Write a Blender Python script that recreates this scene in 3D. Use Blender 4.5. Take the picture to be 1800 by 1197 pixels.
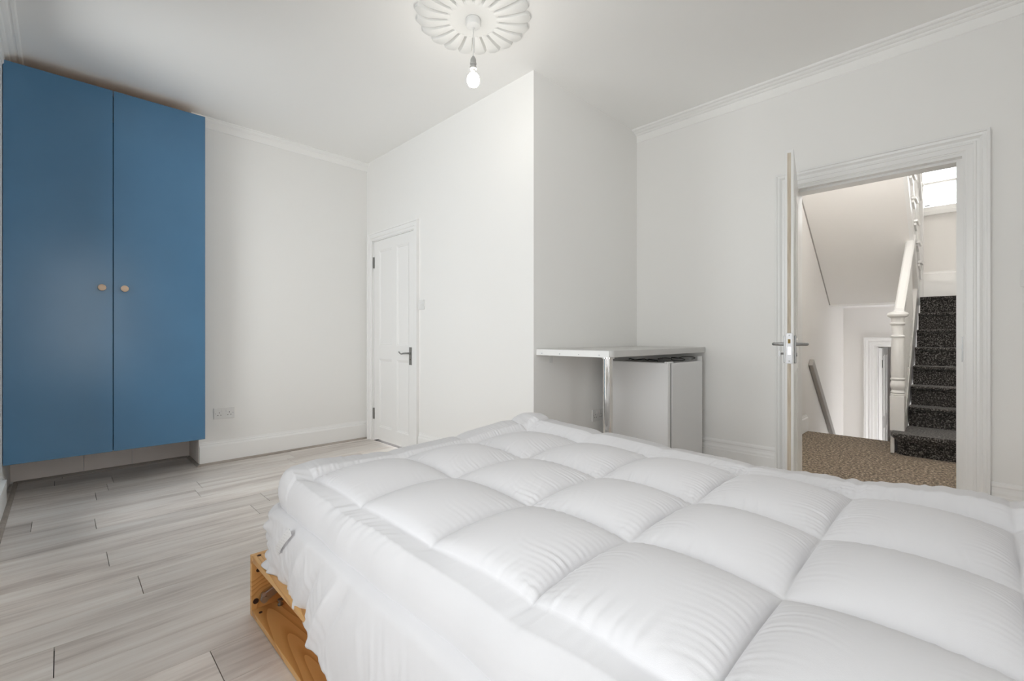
import bpy, bmesh, math, random
import numpy as np
from mathutils import Matrix, Vector

random.seed(7)
for o in list(bpy.data.objects):
    bpy.data.objects.remove(o)
SC = bpy.context.scene
COL = SC.collection

# ------------------------------------------------------------------ camera
FPX = 801.0                                  # focal length in pixels of the 1800 px wide frame
AZ = math.atan2(810, 801)                    # heading of the lens, from +X
CAMZ = 1.04
cam_d = bpy.data.cameras.new('camera')
cam = bpy.data.objects.new('camera', cam_d)
COL.objects.link(cam)
cam.location = (0, 0, CAMZ)
cam.rotation_euler = (math.pi / 2, 0, AZ - math.pi / 2)
cam_d.sensor_width = 36
cam_d.lens = 36 * FPX / 1800
cam_d.shift_y = -6.5 / 1800
cam_d.clip_start = 0.02
SC.camera = cam

# ------------------------------------------------------------------ world, exposure
W = bpy.data.worlds.new('overcast_sky')
SC.world = W
W.use_nodes = True
W.node_tree.nodes['Background'].inputs[0].default_value = (0.99, 0.985, 1.0, 1)
W.node_tree.nodes['Background'].inputs[1].default_value = 2.3
SC.view_settings.view_transform = 'Standard'
SC.view_settings.look = 'None'
SC.view_settings.gamma = 1
SC.view_settings.use_curve_mapping = False
SC.view_settings.exposure = 1.27
SC.cycles.max_bounces = 14
SC.cycles.diffuse_bounces = 8
SC.cycles.glossy_bounces = 4
SC.cycles.transparent_max_bounces = 12
SC.cycles.sample_clamp_indirect = 6
SC.cycles.caustics_reflective = False
SC.cycles.caustics_refractive = False
BULB_W = 27.0
HALL_FILL_W = 150.0  # strength of the two added fill bulbs, hall and stairwell


def portal(name, loc, rot, sx, sy):
    l = bpy.data.lights.new(name, 'AREA')
    l.shape = 'RECTANGLE'
    l.size, l.size_y = sx, sy
    l.cycles.is_portal = True
    o = bpy.data.objects.new(name, l)
    COL.objects.link(o)
    o.location = loc
    o.rotation_euler = rot
    return o


# guides for sampling the daylight that comes through the real window openings
for yc in (0.65,):
    portal('window_daylight', (-1.19, yc, 1.55), (0, -math.pi / 2, 0), 1.9, 1.6)
portal('window_daylight', (0.27, -1.36, 1.40), (math.pi / 2, 0, 0), 0.9, 1.85)
portal('window_daylight', (-0.375, 3.43, 1.43), (0, -math.pi / 2, 0), 2.4, 0.84)
portal('landing_daylight', (8.14, 0.12, 3.35), (0, math.pi / 2, 0), 1.5, 0.85)


# ------------------------------------------------------------------ materials
def new_mat(name):
    m = bpy.data.materials.new(name)
    m.use_nodes = True
    nt = m.node_tree
    return m, nt, nt.nodes['Principled BSDF'], nt.nodes.new, nt.links.new


def mat(name, col, rough=0.5, metal=0.0, bump=0.0, bscale=200.0, spec=0.5, coat=0.0, var=0.0):
    m, nt, b, N, L = new_mat(name)
    b.inputs['Base Color'].default_value = (*col, 1)
    b.inputs['Roughness'].default_value = rough
    b.inputs['Metallic'].default_value = metal
    b.inputs['Specular IOR Level'].default_value = spec
    b.inputs['Coat Weight'].default_value = coat
    tc = N('ShaderNodeTexCoord')
    if bump > 0:
        n = N('ShaderNodeTexNoise'); n.inputs['Scale'].default_value = bscale
        n.inputs['Detail'].default_value = 3
        L(tc.outputs['Object'], n.inputs['Vector'])
        bp = N('ShaderNodeBump'); bp.inputs['Strength'].default_value = bump
        bp.inputs['Distance'].default_value = 0.002
        L(n.outputs['Fac'], bp.inputs['Height']); L(bp.outputs['Normal'], b.inputs['Normal'])
    if var > 0:
        n2 = N('ShaderNodeTexNoise'); n2.inputs['Scale'].default_value = 2.3
        n2.inputs['Detail'].default_value = 4
        L(tc.outputs['Object'], n2.inputs['Vector'])
        cr = N('ShaderNodeValToRGB')
        cr.color_ramp.elements[0].position = 0.3; cr.color_ramp.elements[1].position = 0.7
        cr.color_ramp.elements[0].color = (*[c * (1 - var) for c in col], 1)
        cr.color_ramp.elements[1].color = (*[min(1, c * (1 + var)) for c in col], 1)
        L(n2.outputs['Fac'], cr.inputs['Fac']); L(cr.outputs['Color'], b.inputs['Base Color'])
    return m


def wood_mat(name, c0, c1, c2, stretch, scale, rough, axis='X', rnd=True, line=0.0):
    """grain stretched along one axis, offset and tinted per piece"""
    m, nt, b, N, L = new_mat(name)
    b.inputs['Roughness'].default_value = rough
    tc = N('ShaderNodeTexCoord'); oi = N('ShaderNodeObjectInfo')
    mp = N('ShaderNodeMapping')
    k = {'X': (1 / stretch, 1, 1), 'Y': (1, 1 / stretch, 1), 'Z': (1, 1, 1 / stretch)}[axis]
    mp.inputs['Scale'].default_value = k
    mul = N('ShaderNodeVectorMath'); mul.operation = 'SCALE'
    mul.inputs[0].default_value = (13.1, 7.7, 3.3)
    L(oi.outputs['Random'], mul.inputs['Scale'])
    L(tc.outputs['Object'], mp.inputs['Vector'])
    add = N('ShaderNodeVectorMath'); add.operation = 'ADD'
    L(mp.outputs['Vector'], add.inputs[0]); L(mul.outputs['Vector'], add.inputs[1])
    n1 = N('ShaderNodeTexNoise'); n1.inputs['Scale'].default_value = scale
    n1.inputs['Detail'].default_value = 6; n1.inputs['Roughness'].default_value = 0.62
    n1.inputs['Distortion'].default_value = 0.6
    L(add.outputs['Vector'], n1.inputs['Vector'])
    n2 = N('ShaderNodeTexNoise'); n2.inputs['Scale'].default_value = scale * 7
    n2.inputs['Detail'].default_value = 4
    L(add.outputs['Vector'], n2.inputs['Vector'])
    mx = N('ShaderNodeMix'); mx.data_type = 'FLOAT'; mx.inputs['Factor'].default_value = 0.25
    L(n1.outputs['Fac'], mx.inputs['A']); L(n2.outputs['Fac'], mx.inputs['B'])
    cr = N('ShaderNodeValToRGB')
    cr.color_ramp.elements[0].position = 0.33; cr.color_ramp.elements[0].color = (*c0, 1)
    cr.color_ramp.elements[1].position = 0.64; cr.color_ramp.elements[1].color = (*c2, 1)
    e = cr.color_ramp.elements.new(0.5); e.color = (*c1, 1)
    L(mx.outputs['Result'], cr.inputs['Fac'])
    out = cr.outputs['Color']
    if rnd:
        mr = N('ShaderNodeMapRange'); mr.inputs['To Min'].default_value = 0.88; mr.inputs['To Max'].default_value = 1.08
        L(oi.outputs['Random'], mr.inputs['Value'])
        vm = N('ShaderNodeVectorMath'); vm.operation = 'SCALE'
        L(out, vm.inputs[0]); L(mr.outputs['Result'], vm.inputs['Scale'])
        out = vm.outputs['Vector']
    L(out, b.inputs['Base Color'])
    bp = N('ShaderNodeBump'); bp.inputs['Strength'].default_value = 0.12; bp.inputs['Distance'].default_value = 0.001
    L(n2.outputs['Fac'], bp.inputs['Height']); L(bp.outputs['Normal'], b.inputs['Normal'])
    return m


def pine_mat():
    m, nt, b, N, L = new_mat('varnished_pine')
    b.inputs['Roughness'].default_value = 0.38
    tc = N('ShaderNodeTexCoord'); oi = N('ShaderNodeObjectInfo')
    mp = N('ShaderNodeMapping'); mp.inputs['Scale'].default_value = (1.0, 0.13, 1.0)
    mul = N('ShaderNodeVectorMath'); mul.operation = 'SCALE'; mul.inputs[0].default_value = (5.1, 9.7, 3.3)
    L(oi.outputs['Random'], mul.inputs['Scale'])
    add = N('ShaderNodeVectorMath'); add.operation = 'ADD'
    L(tc.outputs['Object'], mp.inputs['Vector']); L(mp.outputs['Vector'], add.inputs[0]); L(mul.outputs['Vector'], add.inputs[1])
    n1 = N('ShaderNodeTexNoise'); n1.inputs['Scale'].default_value = 5.5; n1.inputs['Detail'].default_value = 1.5
    L(add.outputs['Vector'], n1.inputs['Vector'])
    # rings: fractional part of the noise field makes cathedral grain
    ml = N('ShaderNodeMath'); ml.operation = 'MULTIPLY'; ml.inputs[1].default_value = 16
    L(n1.outputs['Fac'], ml.inputs[0])
    fr = N('ShaderNodeMath'); fr.operation = 'FRACT'; L(ml.outputs[0], fr.inputs[0])
    cr = N('ShaderNodeValToRGB')
    cr.color_ramp.elements[0].position = 0.0; cr.color_ramp.elements[0].color = (0.76, 0.45, 0.17, 1)
    cr.color_ramp.elements[1].position = 1.0; cr.color_ramp.elements[1].color = (0.56, 0.27, 0.08, 1)
    e = cr.color_ramp.elements.new(0.55); e.color = (0.74, 0.42, 0.155, 1)
    L(fr.outputs[0], cr.inputs['Fac']); L(cr.outputs['Color'], b.inputs['Base Color'])
    return m


def carpet_mat(name, dark, mid, light, scale, pos=(0.42, 0.52, 0.66)):
    m, nt, b, N, L = new_mat(name)
    b.inputs['Roughness'].default_value = 1.0
    b.inputs['Specular IOR Level'].default_value = 0.1
    b.inputs['Sheen Weight'].default_value = 0.25
    tc = N('ShaderNodeTexCoord')
    n = N('ShaderNodeTexNoise'); n.inputs['Scale'].default_value = scale; n.inputs['Detail'].default_value = 2
    n.inputs['Roughness'].default_value = 0.7
    L(tc.outputs['Object'], n.inputs['Vector'])
    cr = N('ShaderNodeValToRGB')
    cr.color_ramp.elements[0].position = pos[0]; cr.color_ramp.elements[0].color = (*dark, 1)
    cr.color_ramp.elements[1].position = pos[2]; cr.color_ramp.elements[1].color = (*light, 1)
    e = cr.color_ramp.elements.new(pos[1]); e.color = (*mid, 1)
    L(n.outputs['Fac'], cr.inputs['Fac']); L(cr.outputs['Color'], b.inputs['Base Color'])
    bp = N('ShaderNodeBump'); bp.inputs['Strength'].default_value = 0.7; bp.inputs['Distance'].default_value = 0.004
    L(n.outputs['Fac'], bp.inputs['Height']); L(bp.outputs['Normal'], b.inputs['Normal'])
    return m


def glass_mat():
    m, nt, b, N, L = new_mat('window_glass')
    nt.nodes.remove(b)
    t = N('ShaderNodeBsdfTransparent'); g = N('ShaderNodeBsdfGlossy'); g.inputs['Roughness'].default_value = 0.02
    t.inputs['Color'].default_value = (0.97, 0.985, 0.98, 1)
    fr = N('ShaderNodeFresnel'); fr.inputs['IOR'].default_value = 1.45
    mx = N('ShaderNodeMixShader')
    L(fr.outputs[0], mx.inputs[0]); L(t.outputs[0], mx.inputs[1]); L(g.outputs[0], mx.inputs[2])
    L(mx.outputs[0], nt.nodes['Material Output'].inputs['Surface'])
    return m


def emit_mat(name, col, s):
    m, nt, b, N, L = new_mat(name)
    b.inputs['Base Color'].default_value = (0.9, 0.9, 0.9, 1)
    b.inputs['Emission Color'].default_value = (*col, 1)
    b.inputs['Emission Strength'].default_value = s
    return m


def tag_mat():
    m, nt, b, N, L = new_mat('care_tag_print')
    b.inputs['Roughness'].default_value = 0.6
    tc = N('ShaderNodeTexCoord')
    br = N('ShaderNodeTexBrick'); br.inputs['Scale'].default_value = 1.0
    br.inputs['Color1'].default_value = (0.72, 0.72, 0.74, 1); br.inputs['Color2'].default_value = (0.35, 0.35, 0.37, 1)
    br.inputs['Mortar'].default_value = (0.86, 0.86, 0.87, 1)
    br.inputs['Brick Width'].default_value = 0.11; br.inputs['Row Height'].default_value = 0.3
    br.inputs['Mortar Size'].default_value = 0.05; br.inputs['Mortar Smooth'].default_value = 0
    L(tc.outputs['UV'], br.inputs['Vector']); L(br.outputs['Color'], b.inputs['Base Color'])
    return m


M = {
    'wall': mat('wall_emulsion', (0.892, 0.886, 0.870), 0.75, bump=0.05, bscale=120, spec=0.25),
    'ceil': mat('ceiling_emulsion', (0.935, 0.93, 0.915), 0.85, bump=0.04, bscale=90, spec=0.2),
    'hallwall': mat('hall_emulsion', (0.865, 0.85, 0.83), 0.75, bump=0.05, bscale=120, spec=0.25),
    'gloss': mat('white_gloss_paint', (0.87, 0.87, 0.86), 0.28),
    'satin': mat('white_satin_paint', (0.91, 0.907, 0.897), 0.4),
    'blue': mat('blue_lacquer', (0.078, 0.200, 0.345), 0.25, bump=0.03, bscale=60, var=0.05),
    'bluedark': mat('blue_carcass', (0.03, 0.08, 0.14), 0.6),
    'gaptint': mat('warm_gap_tint', (0.66, 0.42, 0.23), 0.8, var=0.1),
    'knob': mat('pale_beech', (0.74, 0.55, 0.40), 0.4, var=0.08),
    'panelpink': mat('bare_primer_board', (0.92, 0.85, 0.80), 0.8, var=0.06),
    'floor': wood_mat('grey_oak_laminate', (0.56, 0.495, 0.45), (0.79, 0.73, 0.68), (0.90, 0.86, 0.815), 11.0, 9.0, 0.42),
    'bead': wood_mat('grey_oak_beading', (0.26, 0.225, 0.195), (0.38, 0.335, 0.295), (0.48, 0.43, 0.39), 9.0, 12.0, 0.45),
    'sub': mat('dark_underlay', (0.06, 0.055, 0.05), 0.9),
    'pine': pine_mat(),
    'hole': mat('drilled_hole', (0.05, 0.02, 0.01), 0.9),
    'steel': mat('brushed_steel', (0.36, 0.36, 0.36), 0.36, 1.0),
    'chrome': mat('chrome', (0.80, 0.79, 0.77), 0.09, 1.0),
    'iron': mat('aged_nickel', (0.30, 0.30, 0.29), 0.38, 1.0),
    'brass': mat('brass', (0.55, 0.40, 0.16), 0.3, 1.0),
    'zinc': mat('zinc_plate', (0.52, 0.52, 0.53), 0.42, 1.0),
    'plastic': mat('white_plastic', (0.80, 0.80, 0.79), 0.32),
    'holder': mat('grey_lamp_holder', (0.38, 0.38, 0.37), 0.5),
    'black': mat('black_plastic', (0.015, 0.015, 0.015), 0.5),
    'pinhole': mat('socket_slot', (0.04, 0.04, 0.04), 0.7),
    'fridge': mat('fridge_enamel', (0.80, 0.80, 0.80), 0.35),
    'gasket': mat('grey_gasket', (0.16, 0.16, 0.165), 0.7),
    'wtop': mat('grey_laminate', (0.60, 0.595, 0.58), 0.4, bump=0.02, bscale=300, var=0.04),
    'wedge': mat('white_edging', (0.88, 0.88, 0.87), 0.35),
    'fabric': mat('white_cotton', (0.815, 0.812, 0.835), 0.85, bump=0.12, bscale=700, spec=0.15),
    'tag': tag_mat(),
    'rawwood': wood_mat('raw_timber', (0.40, 0.32, 0.23), (0.62, 0.54, 0.43), (0.74, 0.68, 0.58), 14.0, 30.0, 0.7, axis='Z'),
    'carpet': carpet_mat('brown_carpet', (0.075, 0.05, 0.028), (0.22, 0.165, 0.108), (0.50, 0.40, 0.30), 52),
    'stair': carpet_mat('charcoal_fleck_carpet', (0.014, 0.013, 0.012), (0.05, 0.046, 0.043), (0.30, 0.285, 0.27), 85, (0.40, 0.52, 0.72)),
    'glass': glass_mat(),
    'bulb': emit_mat('lit_bulb', (1.0, 0.955, 0.88), BULB_W),
    'hfill': emit_mat('hall_fill_glow', (1.0, 0.97, 0.93), HALL_FILL_W),
    'plaster': mat('plaster_rose', (0.82, 0.82, 0.805), 0.6),
    'rail': mat('grey_painted_rail', (0.42, 0.405, 0.385), 0.45),
    'paving': mat('outside_ground', (0.40, 0.40, 0.36), 0.9, var=0.15),
}


# ------------------------------------------------------------------ mesh helpers
class MB:
    """collects shapes; build() links them as ONE mesh object"""
    def __init__(self):
        self.v, self.f, self.smooth = [], [], False

    def add(self, vs, fs):
        o = len(self.v)
        self.v += [tuple(p) for p in vs]
        self.f += [tuple(i + o for i in f) for f in fs]
        return self

    def box(self, x0, x1, y0, y1, z0, z1):
        x0, x1 = min(x0, x1), max(x0, x1); y0, y1 = min(y0, y1), max(y0, y1); z0, z1 = min(z0, z1), max(z0, z1)
        vs = [(x, y, z) for x in (x0, x1) for y in (y0, y1) for z in (z0, z1)]
        return self.add(vs, [(0, 1, 3, 2), (4, 6, 7, 5), (0, 4, 5, 1), (2, 3, 7, 6), (0, 2, 6, 4), (1, 5, 7, 3)])

    def prism(self, prof, a, b, fn):
        """profile of 2-D points extruded from a to b; fn(p, q, s) gives the 3-D point"""
        n = len(prof)
        vs = [fn(p, q, a) for p, q in prof] + [fn(p, q, b) for p, q in prof]
        fs = [(i, (i + 1) % n, n + (i + 1) % n, n + i) for i in range(n)]
        fs += [tuple(range(n - 1, -1, -1)), tuple(range(n, 2 * n))]
        return self.add(vs, fs)

    def lathe(self, prof, c=(0, 0, 0), seg=24, axis='Z'):
        """profile of (radius, height) pairs turned about an axis through c"""
        vs, fs = [], []
        n = len(prof)
        for k in range(seg):
            a = 2 * math.pi * k / seg
            for r, h in prof:
                x, y = r * math.cos(a), r * math.sin(a)
                p = {'Z': (x, y, h), 'X': (h, x, y), 'Y': (y, h, x)}[axis]
                vs.append((c[0] + p[0], c[1] + p[1], c[2] + p[2]))
        for k in range(seg):
            k2 = (k + 1) % seg
            for i in range(n - 1):
                fs.append((k * n + i, k2 * n + i, k2 * n + i + 1, k * n + i + 1))
        fs.append(tuple(k * n for k in range(seg - 1, -1, -1)))
        fs.append(tuple(k * n + n - 1 for k in range(seg)))
        return self.add(vs, fs)

    def tube(self, pts, r, seg=10):
        pts = [Vector(p) for p in pts]
        vs, fs = [], []
        up = Vector((0, 0, 1))
        for i, p in enumerate(pts):
            d = (pts[min(i + 1, len(pts) - 1)] - pts[max(i - 1, 0)]).normalized()
            u = d.cross(up)
            if u.length < 1e-3:
                u = d.cross(Vector((1, 0, 0)))
            u.normalize(); w = d.cross(u).normalized()
            rr = r[i] if isinstance(r, (list, tuple)) else r
            for k in range(seg):
                a = 2 * math.pi * k / seg
                vs.append(p + u * rr * math.cos(a) + w * rr * math.sin(a))
        for i in range(len(pts) - 1):
            for k in range(seg):
                k2 = (k + 1) % seg
                fs.append((i * seg + k, i * seg + k2, (i + 1) * seg + k2, (i + 1) * seg + k))
        fs.append(tuple(range(seg - 1, -1, -1)))
        n = (len(pts) - 1) * seg
        fs.append(tuple(range(n, n + seg)))
        return self.add(vs, fs)

    def mesh(self, name, bevel=0.0, smooth=None, seg=2):
        me = bpy.data.meshes.new(name)
        me.from_pydata([tuple(p) for p in self.v], [], self.f)
        bm = bmesh.new(); bm.from_mesh(me)
        if bevel > 0:
            bmesh.ops.remove_doubles(bm, verts=bm.verts, dist=1e-6)
            es = [e for e in bm.edges if len(e.link_faces) == 2 and e.calc_face_angle(0) > 0.5]
            bmesh.ops.bevel(bm, geom=es, offset=bevel, segments=seg, affect='EDGES', profile=0.5)
        bmesh.ops.recalc_face_normals(bm, faces=bm.faces)
        bm.to_mesh(me); bm.free()
        if smooth is not None:
            for p in me.polygons:
                p.use_smooth = True
            me.set_sharp_from_angle(angle=smooth)
        return me


def obj(name, mb, m, parent=None, bevel=0.0, smooth=None, kind=None, seg=2, local=False):
    """one mesh object; its coordinates are world ones unless local is set"""
    me = mb if isinstance(mb, bpy.types.Mesh) else mb.mesh(name, bevel, smooth, seg)
    me.materials.append(M[m]) if len(me.materials) == 0 else None
    o = bpy.data.objects.new(name, me)
    COL.objects.link(o)
    if parent is not None:
        o.parent = parent
        if not local:
            r = parent; mw = Matrix()
            while r is not None:
                mw = r.matrix_parent_inverse @ r.matrix_basis @ mw if r.parent else r.matrix_basis @ mw
                r = r.parent
            o.matrix_parent_inverse = mw.inverted()
    if kind:
        o['kind'] = kind
    return o


def thing(name, loc, label, cat, rotz=0.0, group=None, kind=None):
    o = bpy.data.objects.new(name, None)
    COL.objects.link(o)
    o.empty_display_size = 0.1
    o.location = loc
    o.rotation_euler = (0, 0, rotz)
    if kind:
        o['kind'] = kind
    if label:
        o['label'] = label
        o['category'] = cat
    if group:
        o['group'] = group
    return o


def tag(o, label, cat, group=None):
    o['label'] = label; o['category'] = cat
    if group:
        o['group'] = group
    return o


def box(*a):
    return MB().box(*a)


def holed(axis, p0, p1, u0, u1, z0, z1, holes):
    """a wall slab between p0..p1 on its axis, cut by rectangular holes (u0,u1,z0,z1)"""
    us = sorted({u0, u1, *[h[0] for h in holes], *[h[1] for h in holes]})
    zs = sorted({z0, z1, *[h[2] for h in holes], *[h[3] for h in holes]})
    mb = MB()
    for a, b in zip(us, us[1:]):
        run = None
        for c, d in zip(zs, zs[1:]):
            inside = any(h[0] <= (a + b) / 2 <= h[1] and h[2] <= (c + d) / 2 <= h[3] for h in holes)
            if inside:
                if run:
                    mb.box(p0, p1, a, b, *run) if axis == 'X' else mb.box(a, b, p0, p1, *run)
                run = None
            else:
                run = (run[0], d) if run else (c, d)
        if run:
            mb.box(p0, p1, a, b, *run) if axis == 'X' else mb.box(a, b, p0, p1, *run)
    return mb


# ------------------------------------------------------------------ the room shell
XB, YA, XD, YC = 2.24, 4.39, 3.57, 2.06      # cupboard wall, far wall, right wall, recess wall
XL, XBAY, YR = -0.26, -1.00, -1.25           # left pier, bay front, rear wall
YBAY0, YBAY1 = -0.60, 1.95
YALC, XALC = 4.78, 0.79                      # wardrobe alcove
ZC = 2.82
WT = 0.12

S = 'structure'
wfar = obj('wall_far', box(XALC, XB + 0.1, YA, YALC + WT, 0, ZC), 'wall', kind=S)
wa = obj('wall_alcove', box(XL, XALC, YALC, YALC + WT, 0, ZC), 'wall', kind=S)
RWIN = (-0.18, 0.72, 0.48, 2.32)
LWIN = (3.00, 3.85, 0.20, 2.66)
obj('wall_left', holed('X', XL - WT, XL, YBAY1, YALC + WT, 0, ZC, [LWIN]), 'wall', kind=S)
obj('wall_cupboard', holed('X', XB, XB + 0.1, YC, YA, 0, ZC, [(3.505, 4.255, 0, 2.005)]), 'wall', kind=S)
obj('wall_recess', box(XB + 0.1, XD, YC, YC + 0.1, 0, ZC), 'wall', kind=S)
obj('wall_right', holed('X', XD, XD + 0.13, YR, YC + 0.1, 0, ZC, [(0.02, 0.882, 0, 2.066)]), 'wall', kind=S)
obj('wall_rear', holed('Y', YR - WT, YR, XL - WT, XD, 0, ZC, [RWIN]), 'wall', kind=S)
obj('wall_left_near', box(XL - WT, XL, YR, YBAY0 - 0.001, 0, ZC), 'wall', kind=S)
obj('wall_bay_return_far', box(XBAY - 0.2, XL - WT, YBAY1, YBAY1 + WT, 0, ZC), 'wall', kind=S)
obj('wall_bay_return_near', box(XBAY - 0.2, XL - WT, YBAY0 - WT, YBAY0, 0, ZC), 'wall', kind=S)
WH = [(-0.15, 1.45, 0.60, 2.50)]
obj('wall_bay', holed('X', XBAY - 0.2, XBAY, YBAY0, YBAY1, 0, ZC, WH), 'wall', kind=S)
obj('ceiling', box(XBAY - 0.2, XD + 0.13, YR - WT, YALC + WT, ZC, ZC + 0.12), 'ceil', kind=S)

# windows of the bay
def sash(name, axis, p, sgn, u0, u1, z0, z1):
    """sash window; p = inner wall face, sgn = outward direction on the axis"""
    def bx(a, b, c, d, e, f):
        return (p + sgn * a, p + sgn * b, c, d, e, f) if axis == 'X' else (c, d, p + sgn * a, p + sgn * b, e, f)
    um = (u0 + u1) / 2
    w = thing(name, (p, um, z0) if axis == 'X' else (um, p, z0), None, None, kind=S)
    f = MB()
    f.box(*bx(.05, .11, u0, u0 + .06, z0, z1)).box(*bx(.05, .11, u1 - .06, u1, z0, z1))
    f.box(*bx(.05, .11, u0 + .06, u1 - .06, z0, z0 + .07)).box(*bx(.05, .11, u0 + .06, u1 - .06, z1 - .06, z1))
    obj('window_frame', f, 'gloss', w)
    zm = (z0 + z1) / 2
    obj('meeting_rail', box(*bx(.06, .10, u0 + .06, u1 - .06, zm - .025, zm + .025)), 'gloss', w)
    obj('pane', box(*bx(.080, .084, u0 + .06, u1 - .06, z0 + .07, zm - .025)), 'glass', w)
    obj('pane', box(*bx(.080, .084, u0 + .06, u1 - .06, zm + .025, z1 - .06)), 'glass', w)
    obj('window_sill', box(*bx(-.04, .05, u0, u1, z0, z0 + .03)), 'gloss', w)


for n, h in enumerate(WH):
    sash('window_%d' % (n + 1), 'X', XBAY, -1, *h)
sash('window_2', 'X', XL, -1, *LWIN)
sash('window_3', 'Y', YR, -1, *RWIN)


# floor: laminate boards laid along X
fl = obj('floor', box(XBAY - 0.2, XD, YR - WT, YALC + WT, -0.14, -0.012), 'sub', kind=S)
COLS = [(XBAY, XL, YBAY0, YBAY1), (XL, XALC, YR, YALC), (XALC, XB, YR, YA), (XB, XD, YR, YC)]
KNOWN = {0: [0.35], 2: [-0.017], 4: [0.237], 6: [0.155], 9: [0.135], 10: [-0.117, 0.645], 11: [0.69], 12: [0.16]}
PW, PL = 0.195, 1.21
r = -15
while True:
    ya = 1.58 + PW * r; yb = ya + PW
    if ya > YALC:
        break
    if r in KNOWN:
        js = list(KNOWN[r])
    else:
        js = [-1.0 + (0.37 * r * 1.7 + 0.31 * ((r * 7) % 5)) % PL]
        if 1 <= r <= 9 and r not in KNOWN:            # keep the photo's open stretch free of joints
            js = [0.72 + 0.11 * (r % 3)]
    while js[0] > XBAY:
        js.insert(0, js[0] - PL)
    while js[-1] < XD:
        js.append(js[-1] + PL)
    for xa, xb in zip(js, js[1:]):
        mb = MB(); g, ge = 0.0006, 0.0013
        for cx0, cx1, cy0, cy1 in COLS:
            x0, x1 = max(xa + ge, cx0), min(xb - ge, cx1)
            y0, y1 = max(ya + g, cy0), min(yb - g, cy1)
            if x1 - x0 > 0.004 and y1 - y0 > 0.004:
                mb.box(x0, x1, y0, y1, -0.012, 0)
        if mb.v:
            obj('floor_plank', mb, 'floor', fl)
    r += 1


# skirting boards, beading, cornices
def run_x(prof, x0, x1, y, sgn):          # profile (out, z) along X on a wall at y facing sgn
    return MB().prism(prof, x0, x1, lambda p, q, s: (s, y + sgn * p, q))


def run_y(prof, y0, y1, x, sgn):
    return MB().prism(prof, y0, y1, lambda p, q, s: (x + sgn * p, s, q))


SK_A = [(0, 0), (.02, 0), (.02, .142), (.017, .15), (.011, .156), (.011, .163), (.006, .172), (.005, .182), (0, .182)]
SK_D = [(0, 0), (.024, 0), (.024, .185), (.019, .192), (.019, .205), (.012, .218), (.010, .232), (.014, .240), (.012, .252), (.006, .260), (0, .260)]
BEAD = [(.0, 0), (.022, 0), (.021, .006), (.016, .012), (.010, .015), (0, .015)]
obj('baseboard_far', run_x(SK_A, XALC, XB, YA, -1), 'satin', kind=S)
obj('baseboard_far_return', run_y(SK_A[:4] + [(0, .15)], YA - 0.0, YALC, XALC, -1), 'panelpink', kind=S) if False else None
obj('baseboard_cupboard', run_y([(p, q * 1.1) for p, q in SK_A], YC, 3.42, XB, -1), 'satin', kind=S)
obj('baseboard_recess', run_x(SK_A, XB, XD, YC, -1), 'satin', kind=S)
obj('baseboard_right', run_y(SK_D, 0.972, YC - .02, XD, -1), 'satin', kind=S)
obj('baseboard_right_near', run_y(SK_D, YR, -0.070, XD, -1), 'satin', kind=S)
obj('baseboard_left', run_y(SK_A, YBAY1, 4.20, XL, 1), 'satin', kind=S)
obj('baseboard_rear', run_x(SK_A, XL, XD - .03, YR, 1), 'satin', kind=S)
obj('trim_1', run_x(BEAD, XALC + 0.0, XB - .0, YA - 0.02, -1), 'bead', kind=S)
obj('trim_2', run_x(BEAD, XL + 0.02, XALC - 0.02, YALC - 0.012, -1), 'bead', kind=S)
obj('trim_3', run_y(BEAD, YA - 0.05, YALC - 0.03, XALC, -1), 'bead', kind=S)
obj('trim_4', run_y(BEAD, YBAY1, YALC - 0.03, XL + 0.02, 1), 'bead', kind=S)
obj('trim_5', run_y(BEAD, 2.0, 3.42, XB - 0.02, -1), 'bead', kind=S)

CO_D = [(0, 0), (.086, 0), (.086, -.009), (.080, -.014), (.068, -.015), (.064, -.010), (.058, -.010), (.052, -.020), (.040, -.024),
        (.030, -.024), (.026, -.031), (.016, -.036), (.008, -.036), (.008, -.092), (.004, -.096), (0, -.096)]
CO_A = [(0, 0), (.040, 0), (.040, -.006), (.032, -.010), (.024, -.022), (.012, -.030), (.007, -.030), (.007, -.082), (0, -.086)]


def cz(p):
    return [(a, ZC + b) for a, b in p]


obj('trim_6', run_y(cz(CO_D), YR, YC, XD, -1), 'ceil', kind=S)
obj('trim_7', run_x(cz(CO_A), XALC - 0.06, XB, YA, -1), 'ceil', kind=S)
obj('trim_8', run_y(cz(CO_D), YBAY1, YALC, XL, 1), 'ceil', kind=S)
obj('trim_9', run_x(cz(CO_A), XL, XD - .09, YR, 1), 'ceil', kind=S)

# alcove behind and below the wardrobe: three primed boards
for x0, x1 in ((XL + 0.003, 0.119), (0.123, 0.404), (0.408, XALC - 0.002)):
    obj('back_panel', box(x0, x1, YALC - 0.012, YALC, 0.012, 0.30), 'panelpink', wa, bevel=0.002)
obj('side_panel', box(XALC - 0.003, XALC, YA + 0.002, YALC - 0.012, 0.016, 0.238), 'panelpink', wfar)


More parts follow.
